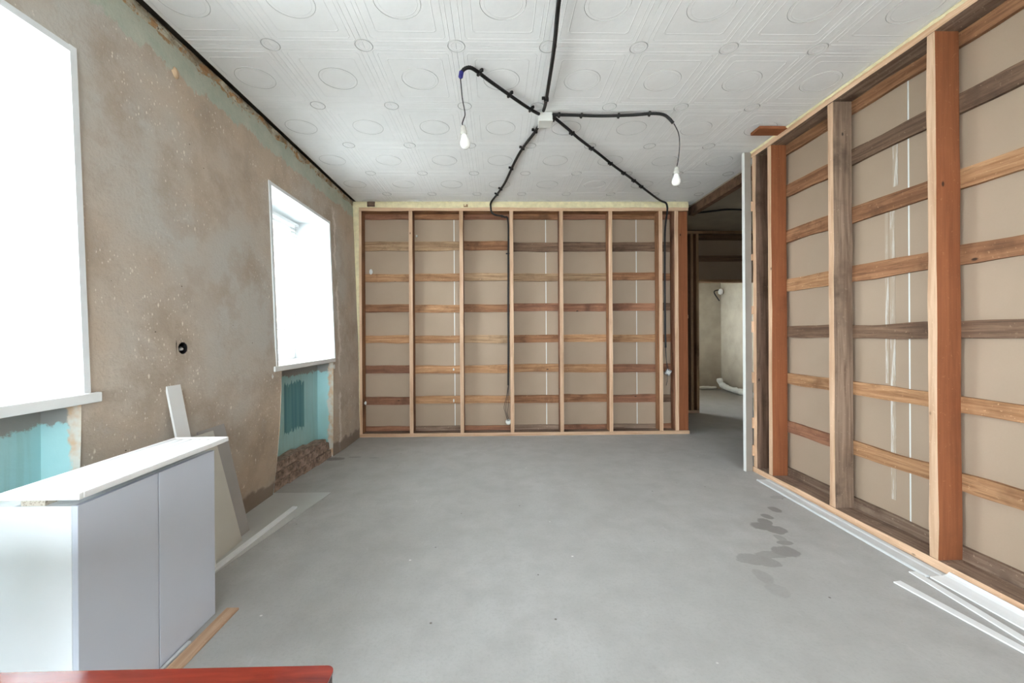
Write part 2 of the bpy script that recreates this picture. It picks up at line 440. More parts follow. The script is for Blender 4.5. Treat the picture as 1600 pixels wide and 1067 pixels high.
# round hole for the socket box
cy, cz = (SOCK[0] + SOCK[1]) / 2, (SOCK[2] + SOCK[3]) / 2
circ = []; sq = []
for i in range(32):
    an = 2 * math.pi * i / 32; cc, ss = math.cos(an), math.sin(an); k = 0.04 / max(abs(cc), abs(ss))
    r = 0.031 + .003 * noise.noise((i * .7, 1, 2))
    circ.append(bm.verts.new((wx(cy, cz) + .001, cy + r * cc, cz + r * ss)))
    sq.append(bm.verts.new((wx(cy, cz) + .001, cy + k * cc, cz + k * ss)))
for i in range(32):
    j = (i + 1) % 32; bm.faces.new((circ[i], circ[j], sq[j], sq[i]))
wall_left = obj('wall_left', frombm(bm, 'wall_left', True), None, [M_PLASTER, M_REVEAL, M_NICHE])
for p in wall_left.data.polygons:
    if p.material_index: p.use_smooth = False
tag(wall_left, kind='structure')
bm = bmesh.new()
ring = [[bm.verts.new((x, cy + r * math.cos(2 * math.pi * i / 24), cz + r * math.sin(2 * math.pi * i / 24))) for i in range(24)]
        for x, r in ((-1.652, .0325), (-1.652, .030), (-1.70, .030))]
for a, b in zip(ring, ring[1:]):
    for i in range(24): bm.faces.new((a[i], a[(i + 1) % 24], b[(i + 1) % 24], b[i]))
bm.faces.new(ring[-1])
tag(obj('socket_box', frombm(bm), wall_left, [M_BLACK]), 'dark round box set into the plaster')
bm = bmesh.new(); lathe(bm, [(.002, -.012), (.012, -.008), (.014, .002), (.006, .010), (.001, .012)], 10)
o = obj('wire_stub', frombm(bm, 'stub', True), wall_left, [M_METAL], (-1.668, cy + .008, cz - .004))

# crumbling edge under the ceiling
bm = bmesh.new(); rows = []
for i, y in enumerate(frange(YF, 4.9, .022)):
    row = []
    for j in range(6):
        t = j / 5; z = 2.815 - t * (0.065 + .05 * noise.noise((y * 5, 2, 1)))
        bul = math.sin(math.pi * min(1, t + .08)) * (0.012 + .016 * noise.noise((y * 9, t * 4, 5)))
        row.append(bm.verts.new((wx(y, 2.75) - .004 + max(-.004, bul) * (1 if j < 5 else 0), y, z)))
    rows.append(row)
for a, b in zip(rows, rows[1:]):
    for j in range(5): bm.faces.new((a[j], a[j + 1], b[j + 1], b[j]))
obj('plaster_crust', frombm(bm, 'crust', False), wall_left, [M_TOPEDGE])
def lump(name, loc, rx, ry, rz, mat, parent, seed=0):
    bm = bmesh.new(); bmesh.ops.create_icosphere(bm, subdivisions=2, radius=1)
    for v in bm.verts:
        k = 1 + .28 * noise.noise(v.co * 1.7 + Vector((seed, seed * 2, 1)))
        v.co = Vector((v.co.x * rx * k, v.co.y * ry * k, v.co.z * rz * k))
    return obj(name, frombm(bm, name, True), parent, [mat], loc)
M_LUMP = simple('pink_plaster_lump', srgb(205, 178, 146), 0.9, 0.1, 20, .4)
lump('plaster_lump', (-1.70, 2.15, 2.613), .012, .022, .030, M_LUMP, wall_left, 3)
lump('plaster_lump', (-1.655, 2.95, .915), .012, .03, .035, M_JOINT, wall_left, 5)
lump('plaster_lump', (-1.65, 4.06, .90), .010, .03, .03, M_JOINT, wall_left, 8)
# brick course left bare under the far niche (and the near one)
for a, b, c, d in NICHES:
    for r in range(3):
        y = a + .003 - (.12 if r == 1 else 0); zr = r * .078
        while y < b - .02:
            L = .235 + random.uniform(-.03, .02); y0 = max(y, a + .003); y1 = min(y + L, b - .003)
            top = .245 - .08 * (y0 - a) / (b - a)
            h = min(.070, top - zr)
            if y1 - y0 > .03 and h > .02:
                ym = (y0 + y1) / 2
                fx = wx(ym, zr) - .006 + random.uniform(-.014, .010) - .010 * r
                bm = bmesh.new(); addbox(bm, (XN + .002 - (fx + XN) / 2, -(y1 - y0) / 2 + .005, 0), ((fx - XN) / 2, (y1 - y0) / 2 - .005, h))
                bmesh.ops.subdivide_edges(bm, edges=bm.edges[:], cuts=2, use_grid_fill=True)
                for v in bm.verts:
                    if v.co.x > 0: v.co.x += .010 * noise.noise(v.co * 22 + Vector((ym, r, 0)))
                    if v.co.z > h * .5: v.co.z += .012 * noise.noise(v.co * 18 + Vector((0, ym, r)))
                obj('brick', frombm(bm), wall_left, [M_BRICK], ((fx + XN) / 2, ym, zr))
            y += L
# corner beads round the window openings and the sills
def bead(n, a, b):
    bm = bmesh.new()
    def strip(p, q, wv):                             # p, q: (y, z) ends on the opening, wv: outward (dy, dz)
        v = []
        for t in (0, 1):
            y, z = (p, q)[t]
            for dx, k in ((.008, 0), (.008, 1), (-.012, 1), (-.012, 0)):
                yy, zz = y + wv[0] * k, z + wv[1] * k
                v.append(bm.verts.new((wx(yy, zz) + dx, yy, zz)))
        for i in range(4): bm.faces.new((v[i], v[(i + 1) % 4], v[4 + (i + 1) % 4], v[4 + i]))
        bm.faces.new(v[:4]); bm.faces.new(list(reversed(v[4:])))
    w = .026; e = .003
    strip((a + e, WZ0), (a + e, WZ1 + w), (-w, 0)); strip((b - e, WZ0), (b - e, WZ1 + w), (w, 0)); strip((a, WZ1 - e), (b, WZ1 - e), (0, w))
    bmesh.ops.recalc_face_normals(bm, faces=bm.faces)
    tag(obj('trim_%d' % n, frombm(bm), None, [M_TRIM]), kind='structure')
for n, (a, b) in enumerate(WINS): bead(n + 1, a, b)
for n, (a, b) in enumerate(WINS):
    xs = -1.622 if n < 3 else -1.632
    e = .055 if n < 3 else .03
    s = box('trim_%d' % (n + 5), (-2.05, a - .055, .948), (xs, b + e - .02 * (n == 3), .988), M_SILL, None, .004)
    tag(s, 'white plastic window sill slab under the opening', kind='structure')

# windows: frame, sash, glass
def mat_glass():
    m = bpy.data.materials.new('clear_window_glass'); m.use_nodes = True; t = m.node_tree; t.nodes.clear()
    o = t.nodes.new('ShaderNodeOutputMaterial'); mx = t.nodes.new('ShaderNodeMixShader')
    a = t.nodes.new('ShaderNodeBsdfTransparent'); g = t.nodes.new('ShaderNodeBsdfGlossy'); pass
    a.inputs[0].default_value = (.97, .985, .98, 1); g.inputs['Roughness'].default_value = .02; mx.inputs[0].default_value = .05
    t.links.new(a.outputs[0], mx.inputs[1]); t.links.new(g.outputs[0], mx.inputs[2]); t.links.new(mx.outputs[0], o.inputs[0])
    return m
M_GLASS = mat_glass()
def window(n, lo, hi, axis='x', sashes=2, pos=XW, handle=True):
    """lo, hi: (along, z); the window stands in the plane axis = pos"""
    w = tag(empty('window_%d' % n), kind='structure')
    def bx(name, a0, a1, z0, z1, d0, d1, mat, par, bev=.004):
        if axis == 'x': return box(name, (pos + d0, a0, z0), (pos + d1, a1, z1), mat, par, bev)
        return box(name, (a0, pos + d0, z0), (a1, pos + d1, z1), mat, par, bev)
    (a0, z0), (a1, z1) = lo, hi; f = .05
    bx('frame_rail', a0, a1, z0, z0 + f, -.03, .03, M_PVC, w); bx('frame_rail', a0, a1, z1 - f, z1, -.03, .03, M_PVC, w)
    bx('frame_stile', a0, a0 + f, z0 + f, z1 - f, -.03, .03, M_PVC, w); bx('frame_stile', a1 - f, a1, z0 + f, z1 - f, -.03, .03, M_PVC, w)
    sw = (a1 - a0 - 2 * f) / sashes
    for i in range(sashes):
        s0 = a0 + f + i * sw + .003; s1 = s0 + sw - .006; g = .045; y0 = z0 + f + .003; y1 = z1 - f - .003
        bm = bmesh.new()
        for u0, u1, v0, v1 in ((s0, s1, y0, y0 + g), (s0, s1, y1 - g, y1), (s0, s0 + g, y0 + g, y1 - g), (s1 - g, s1, y0 + g, y1 - g)):
            if axis == 'x': addbox(bm, (pos - .02, u0, v0), (pos + .035, u1, v1), .004)
            else: addbox(bm, (u0, pos - .02, v0), (u1, pos + .035, v1), .004)
        sash = obj('sash', frombm(bm), w, [M_PVC])
        bx('pane', s0 + g, s1 - g, y0 + g, y1 - g, -.002, .002, M_GLASS, sash, 0)
    return w
for n, (a, b) in enumerate(WINS): window(n + 1, (a, WZ0 + .005), (b, WZ1))
for a, b in WINS: portal((XW - .07, (a + b) / 2, (WZ0 + WZ1) / 2), (0, -math.pi / 2, 0), WZ1 - WZ0, b - a)

# unseen wall behind the camera; its wide window is added for even front light
bm = bmesh.new(); GX0, GX1, GZ0, GZ1 = -1.25, 1.95, 0.8, 2.5
for lo, hi in (((-1.9, YF - .3, 0), (GX0, YF, ZC)), ((GX1, YF - .3, 0), (2.7, YF, ZC)), ((GX0, YF - .3, 0), (GX1, YF, GZ0)), ((GX0, YF - .3, GZ1), (GX1, YF, ZC))): addbox(bm, lo, hi)
tag(obj('wall_front', frombm(bm), None, [M_PLASTER]), kind='structure')
window(5, (GX0, GZ0), (GX1, GZ1), 'y', 4, YF - .2)
portal(((GX0 + GX1) / 2, YF - .25, (GZ0 + GZ1) / 2), (math.pi / 2, 0, 0), GX1 - GX0, GZ1 - GZ0)

# ground outside, one storey down
bm = bmesh.new(); addbox(bm, (-60, -60, -3.2), (60, 60, -3.0)); tag(obj('ground', frombm(bm), None, [simple('outdoor_ground', srgb(188, 188, 184), .9, .1, .5)]), kind='structure')
# closed masonry behind the skins, so that no daylight seeps in round the edges
bm = bmesh.new()
yy = [YF - .3] + [q for w in WINS for q in w] + [5.06]
for i in range(len(yy) - 1):
    if i % 2 == 0: addbox(bm, (-2.30, yy[i], 0), (-2.12, yy[i + 1], 2.9))
    else:
        addbox(bm, (-2.30, yy[i], 0), (-2.12, yy[i + 1], WZ0)); addbox(bm, (-2.30, yy[i], WZ1), (-2.12, yy[i + 1], 2.9))
addbox(bm, (-2.12, YF - .3, 0), (-1.9, YF, 2.9)); addbox(bm, (-1.9, YF - .3, ZC), (2.7, YF, 2.9))
tag(obj('wall_left_masonry', frombm(bm), None, [M_CONC]), kind='structure')
tag(box('wall_back_lining', (-2.12, 4.96, 0), (2.33, 5.06, 2.9), M_CONC), kind='structure')
bm = bmesh.new(); addbox(bm, (2.43, YF - .3, 0), (2.47, 3.47, 2.7)); addbox(bm, (2.43, YF - .3, 2.7), (2.47, 1.99, 2.9))
tag(obj('wall_right_lining', frombm(bm), None, [M_PANEL]), kind='structure')

# ceiling: slab + relief tiles
ceil = empty('ceiling'); tag(ceil, kind='structure')
box('slab', (-2.3, YF - .3, 2.90), (5.2, 8.9, 3.0), M_CONC, ceil)
PX, PY, X0, Y0 = 0.508, 0.578, 0.294, 2.207
def tile_mesh(cx0=None, cx1=None, cy1=None):
    """tile with its origin at the corner; relief hangs below z = 0"""
    bm = bmesh.new(); g = .0006
    addbox(bm, (g, g, 0), (PX - g, PY - g, .010), 0, 0)
    cx, cy = PX / 2, PY / 2
    def ridge(pts_in, pts_mid, pts_out, mi, closed=True):
        a = [bm.verts.new(p) for p in pts_in]; b = [bm.verts.new(p) for p in pts_mid]; c = [bm.verts.new(p) for p in pts_out]
        n = len(a)
        for i in range(n if closed else n - 1):
            j = (i + 1) % n
            for u, v in ((a, b), (b, c)):
                f = bm.faces.new((u[i], u[j], v[j], v[i])); f.material_index = mi
    def arc(ox, oy, rx, ry, a0, a1, n, w, h, mi, closed):
        m = n if closed else n + 1
        an = [a0 + (a1 - a0) * i / n for i in range(m)]
        P = lambda k, z: [(ox + (rx + k) * math.cos(q), oy + (ry + k) * math.sin(q), z) for q in an]
        ridge(P(-w, 0.0005), P(0, -h), P(w, 0.0005), mi, closed)
    def frame(hx, hy, w, h, mi, ch):
        def P(k, z):
            x, y = hx + k, hy + k; q = []
            for sx, sy, o in ((1, 1, 0), (-1, 1, 1), (-1, -1, 0), (1, -1, 1)):
                p1 = (cx + sx * x, cy + sy * (y - ch), z); p2 = (cx + sx * (x - ch), cy + sy * y, z)
                q += [p1, p2] if not o else [p2, p1]
            return q
        ridge(P(-w, .0005), P(0, -h), P(w, .0005), mi)
    arc(cx, cy, .112, .104, 0, 2 * math.pi, 36, .0017, .0018, 1, True)
    arc(cx, cy, .094, .087, 0, 2 * math.pi, 28, .006, .0006, 2, True)
    for ox, oy, s in ((0, 0, 0), (PX, 0, 1), (PX, PY, 2), (0, PY, 3)):
        arc(ox, oy, .047, .046, s * math.pi / 2, (s + 1) * math.pi / 2, 8, .0032, .0025, 1, False)
        arc(ox, oy, .030, .030, s * math.pi / 2, (s + 1) * math.pi / 2, 6, .006, .0008, 2, False)
    frame(.222, .257, .004, .0014, 2, .012); frame(.200, .234, .003, .0011, 2, .012); frame(.158, .186, .006, .0011, 2, .012)
    bmesh.ops.recalc_face_normals(bm, faces=bm.faces)
    for co, no in ((cx0, (-1, 0, 0)), (cx1, (1, 0, 0)), (cy1, (0, 1, 0))):
        if co is not None:
            p = (0, co, 0) if no[1] else (co, 0, 0)
            bmesh.ops.bisect_plane(bm, geom=bm.verts[:] + bm.edges[:] + bm.faces[:], plane_co=p, plane_no=no, clear_outer=True)
    return frombm(bm, 'ceiling_tile')
XL, XR, YB = -1.668, 2.42, 4.90
for k in range(-4, 5):
    x = X0 + k * PX
    a = XL - x if x < XL else None; b = XR - x if x + PX > XR else None
    base = tile_mesh(a, b); last = None
    for j in range(-12, 5):
        y = Y0 + j * PY
        me = base
        if y + PY > YB: me = tile_mesh(a, b, YB - y)
        obj('ceiling_tile', me, ceil, [M_TILE, M_RING, M_RELIEF], (x, y, ZC))

# ------------------------------------------------------------------ back stud wall
wall_back = tag(empty('wall_back'), kind='structure')
YS = 4.77                                            # front of the studs
SD = .125                                            # stud depth
YBT = YS + SD                                        # front of the battens
YP = YBT + .025                                      # face of the drywall behind
seams = [-0.518, 0.614, 1.742]
px = [-1.72] + seams + [2.32]
for a, b in zip(px, px[1:]):
    box('drywall_panel', (a + .005, YP, .0), (b - .005, YP + .0125, ZC - .01), M_PANEL, wall_back)
for s in seams:
    box('joint_strip', (s - .013, YP + .001, .0), (s + .013, YP + .012, ZC - .01), M_JOINT, wall_back)
board('bottom_plate', (-1.64, YS - .002, 0), (2.325, YP, .042), 'dusty', 'x', wall_back, .002, 24, (0, -1, 0))
board('top_plate', (-1.63, YS - .002, 2.695), (2.325, YP, 2.735), 'b_mid', 'x', wall_back, .003, 24, (0, -1, 0))
studx = [-1.02, -.418, .184, .782, 1.377, 1.986, 2.178]
sk = ['b_mid', 'b_red', 'b_mid', 'b_red', 'b_mid', 'b_mid', 'b_red']
board('stud', (-1.632, YS, .042), (-1.602, YBT, 2.695), 'b_mid', 'z', wall_back, .002, 10, (0, -1, 0))
for x, k in zip(studx, sk):
    board('stud', (x - .022, YS + .001, .042), (x + .022, YBT, 2.695), k, 'z', wall_back, .003, 12, (0, -1, 0))
board('end_stud', (2.202, YS + .02, .042), (2.322, YS + .065, 2.695), 'orange', 'z', wall_back, .002, 10)
rows_b = [(2.353, 2.243), (1.967, 1.873), (1.59, 1.495), (1.212, 1.118), (.842, .744), (.464, .37)]
colr = [['b_tan', 'b_tan', 'b_mid', 'b_dark', 'b_dark', 'b_dark', 'b_dark', 'b_dark'],
        ['b_light', 'b_light', 'b_tan', 'b_tan', 'b_tan', 'b_mid', 'b_mid', 'b_mid'],
        ['b_mid', 'b_light', 'b_mid', 'b_red', 'b_red', 'b_red', 'b_dark', 'b_dark'],
        ['b_light', 'b_light', 'b_tan', 'b_mid', 'b_light', 'b_light', 'b_mid', 'b_mid'],
        ['b_red', 'b_light', 'b_light', 'b_light', 'b_light', 'b_red', 'b_red', 'b_mid'],
        ['b_red', 'b_light', 'b_light', 'b_mid', 'b_mid', 'b_red', 'b_dark', 'b_dark']]
ends = [-1.632] + studx + [2.26]
for r, (z1, z0) in enumerate(rows_b):
    for c in range(8):
        dz = random.uniform(-.006, .008) + (.012 if r == 0 and c == 2 else 0)
        board('batten', (ends[c] + .002, YBT, z0 + dz), (ends[c + 1] - .002, YP - .001, z1 + dz), colr[r][c], 'x', wall_back, .005, 6)
for c in range(8):
    board('batten', (ends[c] + .002, YBT, 2.632), (ends[c + 1] - .002, YP - .001, 2.694), ['b_red', 'b_mid'][c % 2], 'x', wall_back, .004, 6)
    board('batten', (ends[c] + .002, YBT, .043), (ends[c + 1] - .002, YP - .001, .098), ['b_red', 'dusty'][c % 2], 'x', wall_back, .004, 6)
def foam(name, pts_fn, n, m, parent, amp=.010):
    """pts_fn(s, t) -> point on the foam's face; lumpy surface"""
    bm = bmesh.new(); g = []
    for i in range(n + 1):
        row = []
        for j in range(m + 1):
            p, nn = pts_fn(i / n, j / m)
            d = amp * (noise.noise(Vector(p) * 26) + .5 * noise.noise(Vector(p) * 60)) * (1 if 0 < j < m else .6)
            row.append(bm.verts.new(Vector(p) + Vector(nn) * d))
        g.append(row)
    for a, b in zip(g, g[1:]):
        for j in range(m): bm.faces.new((a[j], a[j + 1], b[j + 1], b[j]))
    bmesh.ops.recalc_face_normals(bm, faces=bm.faces)
    return obj(name, frombm(bm, name, True), parent, [M_FOAM])
foam('foam_seam', lambda s, t: ((-1.70 + s * 4.03, YS + .008 - .012 * math.sin(math.pi * t), 2.728 + t * .082), (0, -1, 0)), 200, 5, wall_back, .006)
foam('foam_seam', lambda s, t: ((wx(4.78, s * 2.8) - .004 + t * (-1.630 - wx(4.78, s * 2.8)), YS + .012 - .010 * math.sin(math.pi * t), s * 2.8), (0, -1, 0)), 120, 4, wall_back, .005)
board('wedge', (-1.53, YS - .012, 2.748), (-1.44, YS + .05, 2.80), 'darkbrown', 'x', wall_back, .004, 4)
board('wedge', (-.385, YS - .004, 2.742), (-.335, YS + .04, 2.775), 'b_tan', 'x', wall_back, .002, 3)
lump('foam_blob', (-1.53, YBT - .006, 1.99), .022, .012, .034, M_JOINT, wall_back, 2)
lump('foam_blob', (-.975, YP - .01, 2.43), .010, .008, .016, M_JOINT, wall_back, 4)
lump('foam_blob', (-1.585, YS + .06, .40), .014, .012, .022, M_JOINT, wall_back, 6)
lump('foam_blob', (-.53, YBT - .002, .79), .010, .006, .016, M_JOINT, wall_back, 9)
lump('foam_blob', (-.53, YBT - .002, .41), .008, .006, .022, M_JOINT, wall_back, 11)

# ------------------------------------------------------------------ right stud wall
wall_right = tag(empty('wall_right'), kind='structure')
XS = 2.25; XBT = 2.375; XP = 2.40; YE = 3.46
py = [YF] + [-3.4, -2.27, -1.13, 0.0, 1.135, 2.269] + [YE]
for a, b in zip(py, py[1:]):
    box('drywall_panel', (XP, a + .005, 0), (XP + .0125, b - .005, ZC - .01), M_PANEL, wall_right)
for s in py[1:-1]:
    box('joint_strip', (XP + .001, s - .012, 0), (XP + .012, s + .012, ZC - .01), M_JOINT, wall_right)
for y0, y1, z0, z1 in ((2.33, 2.36, 2.09, 2.35), (2.35, 2.38, .2, 1.95), (2.39, 2.41, .9, 2.05)):
    box('plaster_smear', (XP - .0012, y0, z0), (XP + .002, y1, z1), M_SMEAR, wall_right)
board('bottom_plate', (XS - .004, YF, 0), (XP, YE, .045), 'dusty', 'y', wall_right, .003, 30, (-1, 0, 0))
board('top_plate', (XS - .004, YF, 2.752), (XP, YE, 2.794), 'dusty', 'y', wall_right, .003, 30, (-1, 0, 0))
rst = [(3.427, 'darkbrown'), (3.232, 'orange'), (2.631, 'greybrown'), (2.012, 'orange'), (1.41, 'greybrown'), (.81, 'orange'), (.21, 'greybrown'), (-.39, 'orange'), (-.99, 'greybrown'), (-1.59, 'orange')]
for y, k in rst:
    board('stud', (XS, y - .021, .045), (XBT, y + .021, 2.752), k, 'z', wall_right, .003, 14, (-1, 0, 0))
rows_r = [(2.427, 2.328), (2.045, 1.948), (1.657, 1.556), (1.265, 1.175), (.880, .795), (.495, .404)]
colrr = [['b_mid', 'b_dark', 'b_dark'], ['b_mid', 'b_mid', 'b_light'], ['b_light', 'b_mid', 'b_mid'], ['b_dark', 'b_dark', 'b_dark'], ['b_light', 'b_light', 'b_light'], ['b_red', 'b_light', 'b_light']]
ye = [q[0] for q in rst]
for r, (z1, z0) in enumerate(rows_r):
    for c in range(len(ye) - 1):
        kind = colrr[r][min(max(c - 1, 0), 2)] if c < 4 else random.choice(['b_light', 'b_mid', 'b_dark'])
        dz = random.uniform(-.006, .006)
        board('batten', (XBT, ye[c + 1] + .002, z0 + dz), (XP - .001, ye[c] - .002, z1 + dz), kind, 'y', wall_right, .006, 8)
for c in range(len(ye) - 1):
    board('batten', (XBT, ye[c + 1] + .002, 2.672), (XP - .001, ye[c] - .002, 2.750), 'b_mid', 'y', wall_right, .005, 8)
    board('batten', (XBT, ye[c + 1] + .002, .046), (XP - .001, ye[c] - .002, .112), 'dusty', 'y', wall_right, .005, 8)
foam('foam_seam', lambda s, t: ((XS + .012 - .030 * math.sin(math.pi * (.15 + .85 * t)), YF + s * (YE - YF), 2.788 + t * .024), (-.8, 0, -.3)), 330, 4, wall_right, .014)
board('offcut', (2.03, 3.02, 2.785), (2.30, 3.13, 2.805), 'orange', 'x', wall_right, .002, 4)
M_JAMB = simple('grey_white_jamb_board', srgb(144, 135, 126), .6, .04)
jb = box('jamb_board', (2.182, 3.452, .0), (2.242, 3.478, 2.80), M_JAMB, wall_right, .002)
box('jamb_edge', (2.176, 3.448, .0), (2.182, 3.480, 2.80), M_JOINT, wall_right, .001)
for z in (2.28, 1.85, 1.38, 1.22, .78, .38, .14):
    board('shim', (2.236, 3.440, z), (2.252, 3.452, z + random.uniform(.05, .10)), 'pale', 'z', wall_right, .001, 3)

# ------------------------------------------------------------------ passage and room beyond
box('corridor_slab', (2.43, 2.0, 2.80), (5.2, 8.9, 2.86), M_OLDWALL, ceil)
box('corridor_slab', (2.28, 5.06, 2.80), (2.43, 8.9, 2.86), M_OLDWALL, ceil)
box('slab_edge', (2.43, 2.0, 2.70), (2.50, 4.98, 2.80), M_RUST, ceil)
for n, lo, hi in (('wall_passage_side', (4.9, 1.9, 0), (5.0, 8.7, 2.8)), ('wall_passage_far', (2.3, 8.6, 0), (4.9, 8.7, 2.8)),
                  ('wall_passage_near', (2.475, 1.9, 0), (4.9, 2.0, 2.8)), ('wall_passage_inner', (2.33, 4.94, 0), (2.37, 6.14, 2.8))):
    tag(box(n, lo, hi, M_OLDWALL), kind='structure')
bm = bmesh.new()
for lo, hi in (((2.3, 6.14, 0), (2.37, 6.5, 2.8)), ((2.3, 8.2, 0), (2.37, 8.6, 2.8)), ((2.3, 6.5, 0), (2.37, 8.2, .8)), ((2.3, 6.5, 2.3), (2.37, 8.2, 2.8))): addbox(bm, lo, hi)
tag(obj('wall_far_room', frombm(bm), None, [M_OLDWALL]), kind='structure')
window(6, (6.5, .8), (8.2, 2.3), 'x', 2, 2.335)
portal((2.25, 7.35, 1.55), (0, -math.pi / 2, 0), 1.5, 1.7)
part = tag(empty('wall_passage_partition'), kind='structure')
YQ = 6.03
for x, k in ((2.62, 'b_dark'), (2.99, 'b_dark'), (3.075, 'b_mid'), (4.05, 'b_mid'), (4.6, 'b_mid')):
    board('stud', (x - .02, YQ, .04), (x + .02, YQ + .10, 2.74), k, 'z', part, .002, 8, (0, -1, 0), 'b_tan')
board('header', (3.097, YQ, 2.0), (4.03, YQ + .10, 2.04), 'b_mid', 'x', part, .002, 8, (0, -1, 0), 'b_tan')
board('top_plate', (2.38, YQ, 2.74), (4.88, YQ + .10, 2.785), 'b_dark', 'x', part, .003, 12, (0, -1, 0), 'b_tan')
board('bottom_plate', (2.38, YQ, 0), (3.095, YQ + .10, .04), 'b_mid', 'x', part, .002, 8, (0, -1, 0), 'pale')
box('drywall_panel', (3.10, YQ + .10, 2.0), (4.03, YQ + .112, 2.785), M_PANEL, part)
box('drywall_panel', (2.38, YQ + .10, .0), (3.07, YQ + .112, 2.785), M_PANEL, part)
box('drywall_panel', (4.05, YQ + .10, .0), (4.88, YQ + .112, 2.785), M_PANEL, part)
board('batten', (3.10, YQ + .075, 2.33), (4.03, YQ + .099, 2.42), 'b_dark', 'x', part, .003, 6)
board('batten', (3.10, YQ + .075, 2.66), (4.03, YQ + .099, 2.735), 'b_dark', 'x', part, .003, 6)
board('batten', (2.64, YQ + .075, 1.45), (2.97, YQ + .099, 1.5), 'pale', 'x', part, .003, 4)

# ------------------------------------------------------------------ ceiling wiring
def conduit(label, pts, clips, rad=.0115):
    path = resample(smooth_path(pts, 10), .006)
    bm = bmesh.new(); tube(bm, path, lambda i: rad if i % 2 else rad * .84, 10)
    root = empty('corrugated_conduit', path[0]); tag(root, label, 'conduit', 'black conduits from the ceiling box')
    o = obj('sleeve', frombm(bm, 'sleeve', True), root, [M_BLACK]); o.location = -path[0]
    for q in clips:
        i = min(len(path) - 2, max(1, int(q * len(path)))); p = path[i]; d = (path[i + 1] - path[i - 1]).normalized()
        wall = abs(d.z) > .6
        up = Vector((0, 1, 0)) if wall else Vector((0, 0, 1))
        u = d.cross(up).normalized()
        bm = bmesh.new()
        addbox(bm, (-.007, -rad * 1.35, -rad * 1.35), (.007, rad * 1.35, rad * 1.1), .003)
        addbox(bm, (-.007, rad * .9, -.002), (.007, rad * 2.6, .016), .002)
        mtx = Matrix((d, u, d.cross(u) * -1)).transposed().to_4x4()
        if mtx.determinant() < 0: mtx = Matrix((d, -u, d.cross(u) * -1)).transposed().to_4x4()
        bm.transform(mtx)
        c = obj('clip', frombm(bm), root, [M_BLACK]); c.location = p - path[0]
    return root
conduit('black corrugated conduit coming from above the camera to the white ceiling box',
        [(.22, .4, 2.785), (.26, 1.2, 2.775), (.30, 1.86, 2.77), (.318, 2.11, 2.765), (.332, 2.42, 2.77), (.342, 2.70, 2.785), (.338, 2.80, 2.785)], [.94])
conduit('black conduit on the ceiling bent at its blue taped end above the left bulb',
        [(.315, 2.845, 2.79), (.262, 2.80, 2.79), (.166, 2.70, 2.79), (.063, 2.585, 2.79), (-.035, 2.475, 2.79), (-.110, 2.385, 2.79), (-.150, 2.345, 2.785), (-.185, 2.335, 2.765), (-.200, 2.335, 2.735)], [.12, .42, .80])
conduit('black conduit running straight along the ceiling to the right bulb',
        [(.405, 2.855, 2.79), (.535, 2.855, 2.79), (.77, 2.865, 2.79), (.995, 2.85, 2.79), (1.125, 2.83, 2.79), (1.205, 2.835, 2.785), (1.25, 2.84, 2.76), (1.285, 2.845, 2.725)], [.06, .24, .54, .78])
conduit('black conduit from the ceiling box down the middle bay of the stud wall',
        [(.335, 2.965, 2.79), (.304, 3.11, 2.79), (.235, 3.345, 2.79), (.178, 3.615, 2.79), (.102, 4.10, 2.79), (.023, 4.44, 2.79), (-.055, 4.73, 2.788), (-.062, 4.752, 2.74), (-.050, 4.752, 2.675),
         (.0, 4.752, 2.640), (.10, 4.755, 2.622), (.145, 4.765, 2.57), (.146, 4.78, 2.153), (.142, 4.79, 1.617), (.140, 4.79, 1.082), (.136, 4.79, .60)], [.03, .10, .20, .33, .37, .50, .62])
conduit('black conduit running diagonally across the ceiling into the right end bay',
        [(.42, 2.885, 2.79), (.44, 2.905, 2.79), (.543, 3.03, 2.79), (.675, 3.20, 2.79), (.898, 3.46, 2.79), (1.115, 3.72, 2.79), (1.415, 4.06, 2.79), (1.657, 4.35, 2.79), (1.93, 4.66, 2.79), (2.04, 4.745, 2.785), (2.062, 4.752, 2.74),
         (2.062, 4.755, 2.68), (2.040, 4.765, 2.46), (2.038, 4.775, 2.0), (2.040, 4.78, 1.38), (2.045, 4.78, 1.04)], [.07, .15, .24, .31, .37, .42])
# tape and junction box
bm = bmesh.new(); tube(bm, [Vector((-.197, 2.335, 2.752)), Vector((-.202, 2.335, 2.722))], .0135, 12); tube(bm, [Vector((-.202, 2.335, 2.722)), Vector((-.203, 2.335, 2.712))], lambda i: (.0135, .005)[i], 12)
tape = obj('insulating_tape', frombm(bm)); tape.data.materials.append(M_TAPE)
tag(tape, 'blue insulating tape wrapped round the left conduit end', 'tape')
jb = empty('junction_box', (.362, 2.895, 2.745)); tag(jb, 'white square junction box on the ceiling where black conduits meet', 'junction box')
box('housing', (.315, 2.845, 2.752), (.410, 2.945, 2.808), M_BOXW, jb, .004)
box('lid', (.312, 2.842, 2.742), (.413, 2.948, 2.752), M_BOXW, jb, .003)
box('cable_gland', (.413, 2.852, 2.765), (.432, 2.905, 2.800), M_BLACK, jb, .004)

